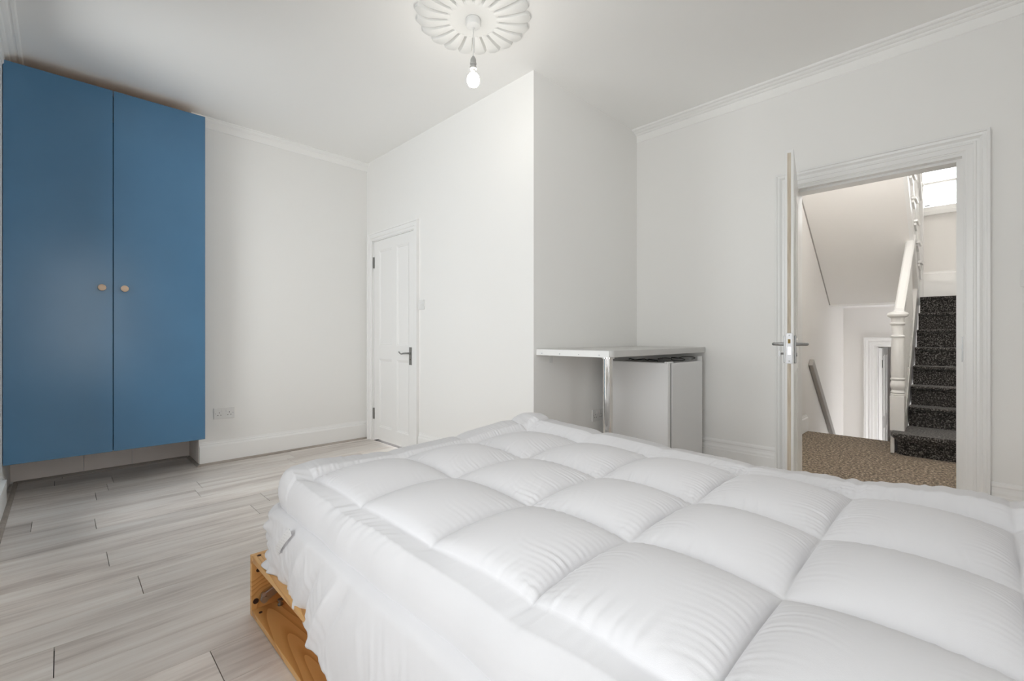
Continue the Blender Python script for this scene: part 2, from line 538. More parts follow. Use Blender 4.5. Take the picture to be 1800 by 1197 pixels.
# ------------------------------------------------------------------ architraves and doors
def arch(name, x, sgn, y0, y1, zt, wl, wr, prof, m, zb=0.0):
    """moulded surround on a wall facing sgn X; prof = (0..1 across the width, thickness)"""
    mb = MB(); n = len(prof)
    vs = []
    for w, h in prof:                      # four stations: foot, mitre, mitre, foot
        vs += [(x + sgn * h, y1 + w * wl, zb), (x + sgn * h, y1 + w * wl, zt + w * wl),
               (x + sgn * h, y0 - w * wr, zt + w * wl), (x + sgn * h, y0 - w * wr, zb)]
    fs = []
    for i in range(n - 1):
        for k in range(3):
            fs.append((i * 4 + k, i * 4 + k + 1, (i + 1) * 4 + k + 1, (i + 1) * 4 + k))
    fs.append(tuple(i * 4 for i in range(n))); fs.append(tuple(i * 4 + 3 for i in range(n)))
    mb.add(vs, fs)
    return obj(name, mb, m, kind=S)


AP = [(0, 0), (0, .012), (.03, .014), (.08, .014), (.10, .018), (.36, .019), (.38, .024), (.46, .024), (.50, .019), (.60, .020),
      (.68, .028), (.72, .034), (.80, .036), (.86, .036), (.88, .042), (.98, .042), (1, .040), (1, 0)]
arch('trim_10', XD, -1, 0.036, 0.868, 2.062, 0.100, 0.103, AP, 'gloss')
arch('trim_11', XB, -1, 3.500, 4.262, 2.002, 0.075, 0.075, [(0, 0), (0, .012), (.3, .014), (.35, .02), (.8, .022), (.85, .03), (1, .03), (1, 0)], 'satin')
arch('trim_12', XD + 0.13, 1, 0.036, 0.868, 2.062, 0.09, 0.09, AP, 'gloss')
# lining of the room doorway with its rebate
ln = MB()
ln.box(XD - .008, XD + .14, 0.86, 0.885, 0, 2.046).box(XD - .008, XD + .14, 0.017, 0.042, 0, 2.046).box(XD - .008, XD + .14, 0.017, 0.885, 2.046, 2.07)
ln.box(XD + .04, XD + .14, 0.845, 0.86, 0, 2.031).box(XD + .04, XD + .14, 0.042, 0.066, 0, 2.031).box(XD + .04, XD + .14, 0.042, 0.86, 2.031, 2.046)
lining = obj('trim_13', ln, 'gloss', kind=S)
obj('strike_plate', box(XD - .010, XD - .004, 0.040, 0.0435, 0.90, 1.04), 'steel', lining)
ln = MB()
ln.box(XB - .004, XB + .1, 4.250, 4.258, 0, 2.0).box(XB - .004, XB + .1, 3.502, 3.510, 0, 2.0).box(XB - .004, XB + .1, 3.502, 4.258, 1.996, 2.004)
obj('trim_14', ln, 'satin', kind=S)


def panel_leaf(root, wd, h, th, xs, zs, m, z0=0.012):
    """leaf in local coords: x 0..wd from the hinge, y -th/2..th/2; xs/zs list the panel openings"""
    y0, y1 = -th / 2, th / 2
    ex = [0] + [v for p in xs for v in p] + [wd]
    for i in range(0, len(ex), 2):
        inner = 0 < i < len(ex) - 2
        if not inner:
            obj('stile', box(ex[i], ex[i + 1], y0, y1, z0, h), m, root, bevel=0.002, local=True)
    ez = [z0] + [v for p in zs for v in p] + [h]
    for i in range(0, len(ez), 2):
        obj('rail', box(xs[0][0], xs[-1][1], y0, y1, ez[i], ez[i + 1]), m, root, local=True)
    for a, b in zs:
        for p, q in zip(xs, xs[1:]):
            obj('muntin', box(p[1], q[0], y0, y1, a, b), m, root, local=True)
        for p in xs:
            x0, x1 = p
            pn = obj('panel', box(x0, x1, y0 + .012, y1 - .012, a, b), m, root, local=True)
            mo = MB()
            prof = [(0, 0), (.004, .001), (.010, .005), (.016, .006), (.02, .010), (.022, .012)]
            for sgn, yf in ((-1, y0), (1, y1)):
                n = len(prof); vs = []; fs = []
                for w, d in prof:
                    yy = yf - sgn * d
                    vs += [(x0 + w, yy, a + w), (x1 - w, yy, a + w), (x1 - w, yy, b - w), (x0 + w, yy, b - w)]
                for i in range(n - 1):
                    for k in range(4):
                        k2 = (k + 1) % 4
                        fs.append((i * 4 + k, i * 4 + k2, (i + 1) * 4 + k2, (i + 1) * 4 + k))
                mo.add(vs, fs)
            obj('moulding', mo, m, pn, local=True)


# cupboard door: four panels, closed, in the wall left of the recess
d1 = thing('door_1', (XB + 0.022, 4.249, 0), None, None, rotz=-math.pi / 2, kind=S)
panel_leaf(d1, 0.738, 1.994, 0.036, [(0.094, 0.345), (0.43, 0.648)], [(0.142, 0.824), (0.953, 1.900)], 'satin', z0=0.02)
# local x runs to -Y, local y to +X
for z in (1.785, 0.27):
    obj('hinge', MB().box(-0.012, 0.012, -0.0225, -0.018, z - 0.055, z + 0.055).tube([(0, -0.024, z - .055), (0, -0.024, z + .055)], 0.006), 'iron', d1, local=True)
hp = obj('handle_plate', box(0.656, 0.698, -0.022, -0.018, 0.785, 0.945), 'iron', d1, bevel=0.0015, local=True)
lv = MB().tube([(0.678, -0.020, 0.892), (0.678, -0.058, 0.892), (0.668, -0.066, 0.892), (0.635, -0.068, 0.890), (0.600, -0.068, 0.884), (0.575, -0.067, 0.890), (0.556, -0.066, 0.902)],
               [.009, .008, .008, .0075, .0065, .0055, .006], 10)
h1 = obj('lever', lv, 'iron', hp, local=True, smooth=0.7)
obj('keyhole', MB().lathe([(.005, 0), (.005, .001)], (0.678, -0.0235, 0.835), 12, 'Y'), 'hole', hp, local=True)
obj('keep', box(0.7395, 0.7445, -0.020, -0.010, 0.80, 0.95), 'iron', d1, local=True)

# room door: standing open into the room, its latch edge turned to the lens
HX, HY = 3.565, 0.855
EX, EY = 2.772, 0.6905
ang = math.atan2(EY - HY, EX - HX)
d2 = thing('door_2', (HX, HY, 0), None, None, rotz=ang, kind=S)
DW = 0.81
panel_leaf(d2, DW, 2.042, 0.040, [(0.11, 0.36), (0.45, 0.70)], [(0.20, 0.84), (1.02, 1.90)], 'gloss')
# local x runs hinge -> latch edge; local +y points to the right-hand (hall) side of the picture or not: both faces get furniture
obj('edge_strip', box(DW - .0005, DW + .0006, -0.010, 0.007, 0.02, 2.025), 'rawwood', d2, local=True)
fp = obj('lock_faceplate', box(DW - .001, DW + .0018, -0.016, 0.014, 0.897, 1.060), 'zinc', d2, bevel=0.0006, local=True)
obj('latch_bolt', MB().prism([(0, 0), (.009, 0), (.002, .012), (0, .012)], 1.005, 1.027, lambda p, q, s: (DW + .001 + p, -0.007 + q, s)), 'brass', fp, local=True)
obj('dead_bolt', box(DW + .001, DW + .004, -0.007, 0.006, 0.945, 0.985), 'chrome', fp, local=True)
for z in (1.048, 0.910):
    obj('screw', MB().lathe([(.0035, 0), (.003, .001)], (DW + .0018, -0.001, z), 10, 'X'), 'iron', fp, local=True)
for s in (-1, 1):
    pl = obj('handle_plate', box(0.735, 0.775, s * 0.020, s * 0.029, 0.897, 1.047), 'steel', d2, bevel=0.002, local=True)
    lev = MB().tube([(0.755, s * .028, 1.000), (0.755, s * .068, 1.000), (0.750, s * .076, 1.000), (0.735, s * .079, 1.000), (0.64, s * .079, 1.000)], [.0095, .0085, .0085, .0085, .008], 12)
    obj('lever', lev, 'steel', pl, local=True, smooth=0.8)
    if s == 1:
        obj('escutcheon', MB().lathe([(.012, 0), (.012, .004), (.010, .005)], (0.755, s * .029, 0.945), 16, 'Y'), 'steel', pl, local=True)
    else:
        tt = MB().tube([(0.755, -.028, 0.948), (0.755, -.045, 0.948)], .006, 10).box(0.749, 0.761, -.054, -.044, 0.934, 0.962)
        obj('thumb_turn', tt, 'steel', pl, local=True)
for z in (0.25, 1.0, 1.78):
    obj('hinge', MB().tube([(0.0, -0.022, z - .05), (0.0, -0.022, z + .05)], .007, 10), 'steel', d2, local=True)

# ------------------------------------------------------------------ hall and stairs
YHL, YHR, XHF, XHE = 1.30, -0.45, 7.94, 5.88      # hall side walls, far wall, landing edge
LOW = -1.116
ZTOP = 5.0
X0H = XD + 0.13
obj('floor_hall', box(XD + 0.0, XHE, YHR, YHL, -0.22, -0.001), 'carpet', kind=S, bevel=0.012, seg=3)
obj('wall_hall_left', box(X0H, XHF + 0.15, YHL, YHL + 0.12, LOW - 0.2, ZTOP), 'hallwall', kind=S)
obj('wall_hall_right', box(X0H, XHF + 0.15, YHR - 0.12, YHR, LOW - 0.2, ZTOP), 'hallwall', kind=S)
obj('wall_hall_far', holed('X', XHF, XHF + 0.15, YHR, YHL, LOW - 0.2, ZTOP, [(0.14, 0.955, LOW, 0.925), (-0.30, 0.52, 2.62, 4.08)]), 'hallwall', kind=S)
obj('wall_hall_near', box(X0H, X0H + 0.1, YHR, YHL, ZC + 0.12, ZTOP), 'hallwall', kind=S)
obj('ceiling_hall', box(X0H, 5.20, YHR, YHL, ZC, ZC + 0.2), 'ceil', kind=S)
obj('ceiling_stairwell', box(X0H, XHF + 0.15, YHR - 0.12, YHL + 0.12, ZTOP, ZTOP + 0.1), 'ceil', kind=S)
obj('floor_lower_hall', box(XHE, XHF, 0.50, YHL, LOW - 0.1, LOW), 'carpet', kind=S)
obj('floor_half_landing', box(7.03, XHF, YHR, YHL, 1.45, 1.672), 'satin', kind=S)
obj('baseboard_half_landing', MB().prism([(p, 1.676 + q) for p, q in [(0, 0), (.018, 0), (.018, .17), (.010, .185), (.008, .20), (0, .20)]], YHR, YHL, lambda p, q, s: (XHF - p, s, q)), 'satin', kind=S)
obj('baseboard_hall_left', MB().prism(SK_A, X0H + .04, XHE, lambda p, q, s: (s, YHL - p, q)), 'satin', kind=S)

# landing window
w = thing('window_4', (XHF + 0.08, 0.11, 2.62), None, None, kind=S)
f = MB(); xa, xb = XHF + 0.03, XHF + 0.11
f.box(xa, xb, -0.30, -0.24, 2.62, 4.08).box(xa, xb, 0.46, 0.52, 2.62, 4.08).box(xa, xb, -0.24, 0.46, 2.62, 2.715).box(xa, xb, -0.24, 0.46, 4.02, 4.08)
obj('window_frame', f, 'gloss', w)
obj('glazing_bar', box(xa + .01, xb - .02, -0.24, 0.46, 3.01, 3.035), 'gloss', w)
obj('pane', box(xa + .04, xa + .044, -0.24, 0.46, 2.715, 3.01), 'glass', w)
obj('pane', box(xa + .04, xa + .044, -0.24, 0.46, 3.035, 4.02), 'glass', w)
obj('window_sill', box(XHF - 0.05, XHF + 0.03, -0.36, 0.58, 2.595, 2.65), 'gloss', w, bevel=0.008)
obj('sash_catch', box(xa - .012, xa, 0.39, 0.44, 2.725, 2.74), 'steel', w)

# doorway at the foot of the descending stairs
arch('trim_15', XHF, -1, 0.13, 0.955, 0.925, 0.108, 0.10, AP, 'gloss', zb=LOW)
ln = MB()
ln.box(XHF - .004, XHF + .155, 0.925, 0.956, LOW, 0.91).box(XHF - .004, XHF + .155, 0.139, 0.16, LOW, 0.91).box(XHF - .004, XHF + .155, 0.139, 0.956, 0.905, 0.926)
obj('trim_16', ln, 'gloss', kind=S)
d3 = thing('door_3', (XHF + 0.16, 0.905, LOW), None, None, rotz=math.radians(1), kind=S)
panel_leaf(d3, 0.76, 2.0, 0.038, [(0.10, 0.34), (0.42, 0.66)], [(0.20, 0.86), (1.0, 1.90)], 'satin')
for z in (0.35, 1.78):
    obj('hinge', MB().box(-.006, .022, -.026, -.019, z - .055, z + .055), 'iron', d3, local=True)
obj('wall_lower_room', MB().box(12.0, 12.1, -0.6, 1.6, LOW, 1.4).box(8.09, 12.0, 1.5, 1.6, LOW, 1.4).box(8.09, 12.0, -0.6, -0.5, LOW, 1.4).box(8.09, 12.1, -0.6, 1.6, 1.4, 1.5), 'hallwall', kind=S)
obj('floor_lower_room', box(8.09, 12.1, -0.6, 1.6, LOW - .1, LOW), 'carpet', kind=S)

# ascending flight with fleck carpet
R_, G_ = 0.186, 0.185
XN = [5.22] + [5.765 + G_ * i for i in range(7)] + [7.06]       # nosing lines, steps 1..9
st = thing('staircase', (5.5, 0.0, 0), 'white staircase with charcoal flecked carpet, turned newel and return flight overhead', 'staircase')
YS = 0.445


def nose(x0, x1, z0, z1, r=0.016):
    pts = [(x1, z1)]
    for k in range(7):
        a = math.pi / 2 + math.pi * k / 6
        pts.append((x0 + r + r * math.cos(a), z1 - r + r * math.sin(a)))
    pts += [(x0 + r + .012, z1 - 2 * r - .004), (x0 + r + .012, z0), (x1, z0)]
    return pts


for k in range(1, 9):
    x0, x1 = XN[k], (XN[k + 1] + 0.03 if k < 8 else 7.30)
    z1 = R_ * (k + 1); z0 = R_ * k - 0.0005
    yl = YS - (0.012 if k > 0 else 0) - 0.002 * k
    mb = MB().prism(nose(x0, x1, z0, z1), YHR, yl, lambda p, q, s: (p, s, q))
    obj('carpeted_step', mb, 'stair', st, smooth=0.7)
# bullnose bottom step, wrapped round below the newel
mb = MB()
plan = [(XN[0], YHR)]
for k in range(9):
    a = math.pi + (-math.pi / 2) * k / 8
    plan.append((XN[0] + 0.13 + 0.13 * math.cos(a), 0.44 + 0.085 * math.sin(a)))
plan += [(5.80, 0.525), (5.80, YHR)]
cx, cy = 5.55, 0.0


def ring(off, z):
    vs = []
    for i, (x, y) in enumerate(plan):
        x2 = x + off if x < 5.7 else x
        y2 = y - off if y > 0.3 else y
        vs.append((x2, y2, z))
    return vs


lev_ = [(0.036, 0.0), (0.030, 0.120), (0.012, 0.138), (0.0, 0.152), (0.002, 0.172), (0.014, 0.186)]
vs = []; fs = []; n = len(plan)
for off, z in lev_:
    vs += ring(off, z)
for i in range(len(lev_) - 1):
    for k in range(n):
        k2 = (k + 1) % n
        fs.append((i * n + k, i * n + k2, (i + 1) * n + k2, (i + 1) * n + k))
fs.append(tuple(range(n))); fs.append(tuple(range((len(lev_) - 1) * n, len(lev_) * n)))
obj('bullnose_step', mb.add(vs, fs), 'stair', st, smooth=0.6)
obj('step_end', box(5.29, 5.40, 0.492, 0.520, 0, 0.145), 'gloss', st, bevel=0.004)
# closed string and spandrel under the flight
sp = MB().prism([(5.50, LOW), (7.10, LOW), (7.10, 1.70), (6.98, 1.70), (5.72, 0.44), (5.50, 0.20)], YS - .006, YS + .034, lambda p, q, s: (p, s, q))
obj('string_panel', sp, 'gloss', st)
# newel post
NX, NY = 5.46, 0.485
nw = MB().box(NX - .052, NX + .052, NY - .052, NY + .052, 0.18, 0.50)
nw2 = MB().lathe([(.001, .50), (.052, .50), (.054, .512), (.047, .520), (.053, .530), (.047, .540), (.042, .552), (.052, .575), (.055, .60), (.050, .625), (.043, .64),
                  (.052, .648), (.053, .658), (.046, .665), (.050, .70), (.049, .85), (.044, 1.02), (.042, 1.03), (.054, 1.038), (.055, 1.046), (.044, 1.054), (.040, 1.07),
                  (.046, 1.145), (.056, 1.155), (.056, 1.165), (.048, 1.172), (.048, 1.20), (.054, 1.215), (.074, 1.228), (.078, 1.245), (.070, 1.262), (.04, 1.272), (.001, 1.274)], (NX, NY, 0), 28)
np_ = obj('newel_post', nw, 'gloss', st, bevel=0.006)
obj('turned_shaft', nw2, 'gloss', np_, smooth=0.6)
# handrail rising with the flight until it dies into the soffit
SL = R_ / G_
xr0, zr0, xr1 = NX + .02, 1.275, 6.36
zr1 = zr0 + (xr1 - xr0) * 0.93
rp = [(-.032, -.03), (.032, -.03), (.038, -.01), (.036, .012), (.022, .028), (-.022, .028), (-.036, .012), (-.038, -.01)]
mb = MB(); n = len(rp)
mb.add([(xr0, NY - .008 + p, zr0 + q) for p, q in rp] + [(xr1, NY - .03 + p, zr1 + q) for p, q in rp],
       [(i, (i + 1) % n, n + (i + 1) % n, n + i) for i in range(n)] + [tuple(range(n)), tuple(range(n, 2 * n))])
obj('handrail', mb, 'gloss', st, smooth=0.6)


def baluster_mesh(h):
    return MB().box(-.017, .017, -.017, .017, 0, .10).lathe([(.016, .10), (.019, .11), (.012, .125), (.017, .16), (.018, .22), (.013, h * .55), (.011, h - .16), (.018, h - .15), (.018, h - .13), (.012, h - .12), (.014, h - .02), (.014, h)], (0, 0, 0), 12)


bmesh_cache = {}
for i in range(11):
    x = 5.62 + i * 0.0925
    zb = 0.20 + max(0, (x - 5.5)) * 0.99 + 0.05
    if x > 6.45:
        break
    zt = zr0 + (x - xr0) * 0.93 - .02
    h = round(zt - zb, 3)
    me = bmesh_cache.setdefault(h, None) or baluster_mesh(h).mesh('baluster', 0, 0.6)
    bmesh_cache[h] = me
    o = obj('baluster', me, 'gloss', st)
    o.location = (x, YS + .014, zb)

# returning flight above: soffit, cut string, step ends and balusters
su = st                                    # one staircase: it turns at the half landing and returns overhead
SL2 = 0.78


def zsof(x):
    return 1.455 + (7.03 - x) * SL2


sof = MB().prism([(7.03, 1.45), (5.20, zsof(5.20)), (5.20, zsof(5.20) + .03), (7.03, 1.485)], 0.462, YHL, lambda p, q, s: (p, s, q))
obj('soffit', sof, 'hallwall', su)
obj('soffit_trim', box(7.028, 7.05, 0.44, YHL, 1.425, 1.46), 'gloss', su, bevel=0.004)
obj('soffit_bead', MB().prism([(7.03, 1.445), (5.20, zsof(5.20) - .006), (5.20, zsof(5.20) + .002), (7.03, 1.455)], YHL - .012, YHL, lambda p, q, s: (p, s, q)), 'rail', su)
pts = [(7.03, 1.45), (7.03, 1.67)]
GU = R_ / SL2
xs = 6.99
for k in range(6):
    z = 1.672 + R_ * (k + 1)
    pts += [(xs, z - R_), (xs, z)]
    xs -= GU
pts += [(xs, 1.672 + R_ * 6), (xs, zsof(xs))]
obj('cut_string', MB().prism(pts, 0.430, 0.462, lambda p, q, s: (p, s, q)), 'gloss', su)
xs = 6.99
for k in range(6):
    z = 1.672 + R_ * (k + 1)
    obj('tread', box(xs - GU, xs + .03, 0.395, YHL, z, z + .028), 'gloss', su, bevel=0.006)
    obj('riser', box(xs - .012, xs, 0.463, YHL, z - R_, z), 'gloss', su)
    br = MB().prism([(xs - .005, z), (xs - GU + .03, z), (xs - GU + .03, z - .03), (xs - .08, z - .07), (xs - .03, z - .16), (xs - .005, z - .16)], 0.412, 0.431, lambda p, q, s: (p, s, q))
    obj('step_bracket', br, 'gloss', su, bevel=0.003)
    for dx in (0.04, 0.16):
        me = bmesh_cache.get('u') or baluster_mesh(0.82).mesh('baluster', 0, 0.6)
        bmesh_cache['u'] = me
        o = obj('baluster', me, 'gloss', su)
        o.location = (xs - dx, 0.44, z + .028)
    xs -= GU
n1 = obj('newel_post', MB().box(6.99, 7.09, 0.40, 0.50, 1.40, 2.75), 'gloss', su, bevel=0.006)
obj('turned_cap', MB().lathe([(.03, 2.75), (.05, 2.76), (.06, 2.78), (.05, 2.81), (.02, 2.83), (.001, 2.832)], (7.04, .45, 0), 20), 'gloss', n1, smooth=0.6)
mb = MB(); n = len(rp)
mb.add([(7.0, .44 + p, 2.62 + q) for p, q in rp] + [(5.5, .44 + p, 2.62 + 1.5 * SL2 + q) for p, q in rp],
       [(i, (i + 1) % n, n + (i + 1) % n, n + i) for i in range(n)] + [tuple(range(n)), tuple(range(n, 2 * n))])
obj('handrail', mb, 'gloss', su, smooth=0.6)

# descending flight below the landing edge
sd = thing('staircase', (5.9, 0.9, LOW), 'brown carpeted steps dropping from the landing edge to the lower doorway', 'staircase')
for k in range(5):
    x0 = XHE + .22 * k
    obj('carpeted_step', box(x0 + .002, x0 + .22, 0.482, YHL - .002, LOW, -R_ * (k + 1)), 'carpet', sd, bevel=0.008)
# flat rail board following the descending flight on the wall
hd = MB()
px0, pz0, px1, pz1 = 5.99, 0.755, 7.30, -0.40
L_ = math.hypot(px1 - px0, pz1 - pz0); ux, uz = (px1 - px0) / L_, (pz1 - pz0) / L_; nx_, nz_ = -uz, ux
hw = 0.045
hd.prism([(px0 - nx_ * hw, pz0 - nz_ * hw), (px0 + nx_ * hw, pz0 + nz_ * hw), (px1 + nx_ * hw, pz1 + nz_ * hw), (px1 - nx_ * hw, pz1 - nz_ * hw)], YHL - .045, YHL - .002, lambda p, q, s: (p, s, q))
tag(obj('wall_handrail', hd, 'rail', bevel=0.006), 'flat grey handrail board sloping down the hall wall beside the descending steps', 'handrail')

# added fill lamp to brighten the hall, out of sight above the doorway
hp_ = thing('pendant_lamp', (4.55, 0.42, ZC), 'added unseen fill bulb on the hall ceiling over the brown carpet', 'lamp')
obj('ceiling_cup', MB().lathe([(.04, ZC - .03), (.045, ZC - .02), (.045, ZC), (.001, ZC)], (4.55, .42, 0), 20), 'plastic', hp_, smooth=.6)
obj('cord', MB().tube([(4.55, .42, ZC - .03), (4.55, .42, 2.64)], .003, 8), 'plastic', hp_)
obj('lamp_holder', MB().lathe([(.012, 2.66), (.018, 2.65), (.019, 2.60), (.012, 2.595)], (4.55, .42, 0), 16), 'plastic', hp_, smooth=.6)
obj('bulb', MB().lathe([(.014, 2.60), (.018, 2.585), (.032, 2.55), (.034, 2.53), (.028, 2.508), (.012, 2.497), (.001, 2.495)], (4.55, .42, 0), 20), 'hfill', hp_, smooth=1)

sl_ = thing('pendant_lamp', (6.7, -0.05, ZTOP), 'added unseen fill bulb high in the stairwell above the landing window', 'lamp')  # second added fill lamp, brightens the wall round the landing window
obj('cord', MB().tube([(6.7, -.05, ZTOP), (6.7, -.05, 4.30)], .003, 8), 'plastic', sl_)
obj('lamp_holder', MB().lathe([(.012, 4.32), (.018, 4.31), (.019, 4.26), (.012, 4.255)], (6.7, -.05, 0), 16), 'plastic', sl_, smooth=.6)
obj('bulb', MB().lathe([(.014, 4.26), (.018, 4.245), (.032, 4.21), (.034, 4.19), (.028, 4.168), (.012, 4.157), (.001, 4.155)], (6.7, -.05, 0), 20), 'hfill', sl_, smooth=1)

# ------------------------------------------------------------------ ceiling rose and pendant
RX, RY = 1.632, 1.957
cr_ = thing('ceiling_rose', (RX, RY, ZC), 'white plaster ceiling rose of slender radiating petals around the lamp cord', 'ceiling rose')
cd = MB().lathe([(.001, ZC), (.150, ZC), (.150, ZC - .012), (.143, ZC - .020), (.128, ZC - .022), (.10, ZC - .016), (.06, ZC - .014), (.001, ZC - .014)], (RX, RY, 0), 48)
obj('rose_disc', cd, 'plaster', cr_, smooth=0.9)
NPET = 20


def petal():
    """one petal pointing along +x: raised ridge, hooked blunt tip, upstanding sides"""
    mb = MB()
    rs = np.linspace(0.128, 0.318, 16)
    ha = math.pi / NPET
    vs = []; fs = []
    NW = 9
    for i, r in enumerate(rs):
        t = (r - rs[0]) / (rs[-1] - rs[0])
        gap = 0.0022 if t < .8 else 0.003
        half = max(0.004, r * math.sin(ha) - gap)
        if t > 0.86:
            half *= math.sqrt(max(0.05, 1 - ((t - 0.86) / 0.145) ** 2))
        th = 0.024 + 0.005 * math.sin(math.pi * t) - 0.012 * max(0, (t - .6) / .4) ** 2
        sk = 0.010 * max(0, (t - 0.62) / 0.38) ** 1.5          # tips sweep to one side
        for j in range(NW):
            s = -1 + 2 * j / (NW - 1)
            zz = -th * (0.82 + 0.18 * math.cos(s * math.pi / 2)) if abs(s) < 1 else 0
            vs.append((r, s * half + sk, zz))
    n = NW
    for i in range(len(rs) - 1):
        for j in range(n - 1):
            fs.append((i * n + j, i * n + j + 1, (i + 1) * n + j + 1, (i + 1) * n + j))
    fs.append(tuple(range(n))); fs.append(tuple((len(rs) - 1) * n + j for j in range(n)))
    return mb.add(vs, fs).mesh('petal', 0, 0.7)


pm = petal(); pm.materials.append(M['plaster'])
for k in range(NPET):
    o = bpy.data.objects.new('petal', pm); COL.objects.link(o)
    o.parent = cr_; o.rotation_euler = (0, 0, 2 * math.pi * (k + .3) / NPET)

pe = thing('pendant_lamp', (RX, RY, ZC), 'bare lit bulb hanging on a white cord below the ceiling rose', 'lamp')
zc = ZC - .014
obj('ceiling_cup', MB().lathe([(.001, zc), (.041, zc), (.043, zc - .012), (.043, zc - .026), (.038, zc - .036), (.020, zc - .044), (.008, zc - .046), (.006, zc - .052), (.001, zc - .052)], (RX, RY, 0), 32), 'plastic', pe, smooth=0.6)
obj('cord', MB().tube([(RX, RY, zc - .05), (RX, RY, 2.592)], .0032, 8), 'plastic', pe)
lh = obj('lamp_holder', MB().lathe([(.001, 2.602), (.006, 2.602), (.013, 2.590), (.0155, 2.582), (.0155, 2.566), (.018, 2.564), (.018, 2.558), (.0155, 2.556), (.0155, 2.545), (.019, 2.543), (.019, 2.532), (.015, 2.530), (.001, 2.530)], (RX, RY, 0), 24), 'holder', pe, smooth=0.5)
bb = obj('bulb', MB().lathe([(.001, 2.5065), (.014, 2.506), (.023, 2.501), (.031, 2.489), (.0345, 2.472), (.033, 2.456), (.025, 2.441), (.012, 2.434), (.001, 2.433)], (RX, RY, 0), 28), 'bulb', pe, smooth=1)
obj('bulb_base', MB().lathe([(.001, 2.5295), (.0125, 2.5295), (.0125, 2.514), (.0145, 2.507), (.001, 2.507)], (RX, RY, 0), 24), 'holder', bb, smooth=.6)

# ------------------------------------------------------------------ blue wardrobe
wd = thing('built_in_wardrobe', (0.27, 4.5, 0.234), 'tall blue two-door wardrobe built into the alcove above the floor', 'wardrobe')
ZB, ZT = 0.243, 2.752
YF = 4.205
obj('carcass', MB().box(XL + .006, -0.236, YF + .024, YALC - .02, ZB + .004, ZT - .01).box(XALC - .025, XALC - .004, YF + .024, YALC - .02, ZB + .004, ZT - .01)
    .box(-.236, XALC - .025, YF + .024, YALC - .02, ZB + .004, ZB + .024).box(-.236, XALC - .025, YALC - .035, YALC - .02, ZB + .024, ZT - .03)
    , 'bluedark', wd)
obj('top_board', box(-.236, XALC - .025, YF + .024, YALC - .02, ZT - .03, ZT - .01), 'gaptint', wd)  # warm tone of the shaded ceiling gap put into this unseen board's colour
for x0, x1, kx in ((XL + .003, 0.2545, 0.197), (0.2585, 0.797, 0.316)):
    dr = obj('wardrobe_door', box(x0, x1, YF, YF + .022, ZB, ZT), 'blue', wd, bevel=0.0015)
    kn = MB().lathe([(.010, .002), (.010, -.012), (.013, -.016), (.020, -.020), (.0225, -.026), (.021, -.033), (.013, -.037), (.001, -.038)], (kx, YF, 1.377), 24, 'Y')
    obj('knob', kn, 'knob', dr, smooth=0.8)


# ------------------------------------------------------------------ sockets and switches
def plate(name, wx, wz, nsock, label, cat, loc, rotz, group=None):
    """local: x along the wall, -y out of the wall, z up"""
    t = thing(name, loc, label, cat, rotz, group)
    fp_ = obj('faceplate', box(-wx / 2, wx / 2, -.009, 0, -wz / 2, wz / 2), 'plastic', t, bevel=.002, local=True)
    if nsock == 0:
        obj('rocker', MB().prism([(-.009, -.012), (-.0135, -.0115), (-.0095, .012), (-.009, .012)], -.0065, .0065, lambda p, q, s: (s, p, q)), 'plastic', t, local=True)
        return t
    cs = [0] if nsock == 1 else [-.036, .036]
    for c in cs:
        for dx, dz, w, h in ((0, .006, .004, .008), (-.011, -.015, .0065, .0045), (.011, -.015, .0065, .0045)):
            obj('pin_slot', box(c + dx - w / 2, c + dx + w / 2, -.0096, -.0088, dz - h / 2, dz + h / 2), 'pinhole', fp_, local=True)
        rx = c + (.021 if c < 0 else -.021) if nsock == 2 else c
        obj('rocker', box(rx - .005, rx + .005, -.0125, -.009, .012 if nsock == 2 else .022, .030 if nsock == 2 else .036), 'plastic', t, bevel=.001, local=True)
    for c in (-wx / 2 + .012, wx / 2 - .012):
        obj('screw', MB().lathe([(.003, -.0098), (.003, -.009)], (c, 0, 0), 10, 'Y'), 'zinc', fp_, local=True)
    return t


plate('double_socket', .150, .090, 2, 'white double socket on the far wall beside the blue wardrobe', 'socket', (.965, YA, .405), 0)
plate('double_socket', .146, .088, 2, 'white socket below the worktop behind the chrome leg', 'socket', (2.972, YC, .432), 0)
plate('light_switch', .086, .086, 0, 'white light switch beside the closed four-panel door', 'switch', (XB, 3.385, 1.32), -math.pi / 2)
plate('light_switch', .086, .086, 0, 'white light switch beside the open doorway to the stairs', 'switch', (XD, -.218, 1.345), -math.pi / 2)

# ------------------------------------------------------------------ worktop, fridge, cable
wt = thing('breakfast_worktop', (2.31, 1.52, 0), 'grey laminate worktop in the recess on one chrome leg', 'worktop')
WX0, WX1, WY0, WY1, WZ0, WZ1 = 2.262, XD - .001, 1.462, YC - .001, 0.919, 0.960
prof = []
for cxx, cyy, a0 in ((WX0 + .03, WY0 + .03, math.pi),):
    for k in range(7):
        a = a0 + (math.pi / 2) * k / 6
        prof.append((cxx + .03 * math.cos(a), cyy + .03 * math.sin(a)))
for k in range(5):
    a = -math.pi / 2 + (math.pi / 2) * k / 4
    prof.append((WX1 - .014 + .014 * math.cos(a), WY0 + .014 + .014 * math.sin(a)))
prof += [(WX1, WY1), (WX0, WY1)]
obj('top', MB().prism(prof, WZ0, WZ1, lambda p, q, s: (p, q, s)), 'wtop', wt, bevel=.005, seg=3, smooth=.5)
es = obj('edge_strip', box(WX0 - .003, WX0 + .0005, WY0 + .022, WY1 - .004, WZ0 - .001, WZ1 - .004), 'wedge', wt, bevel=.001)
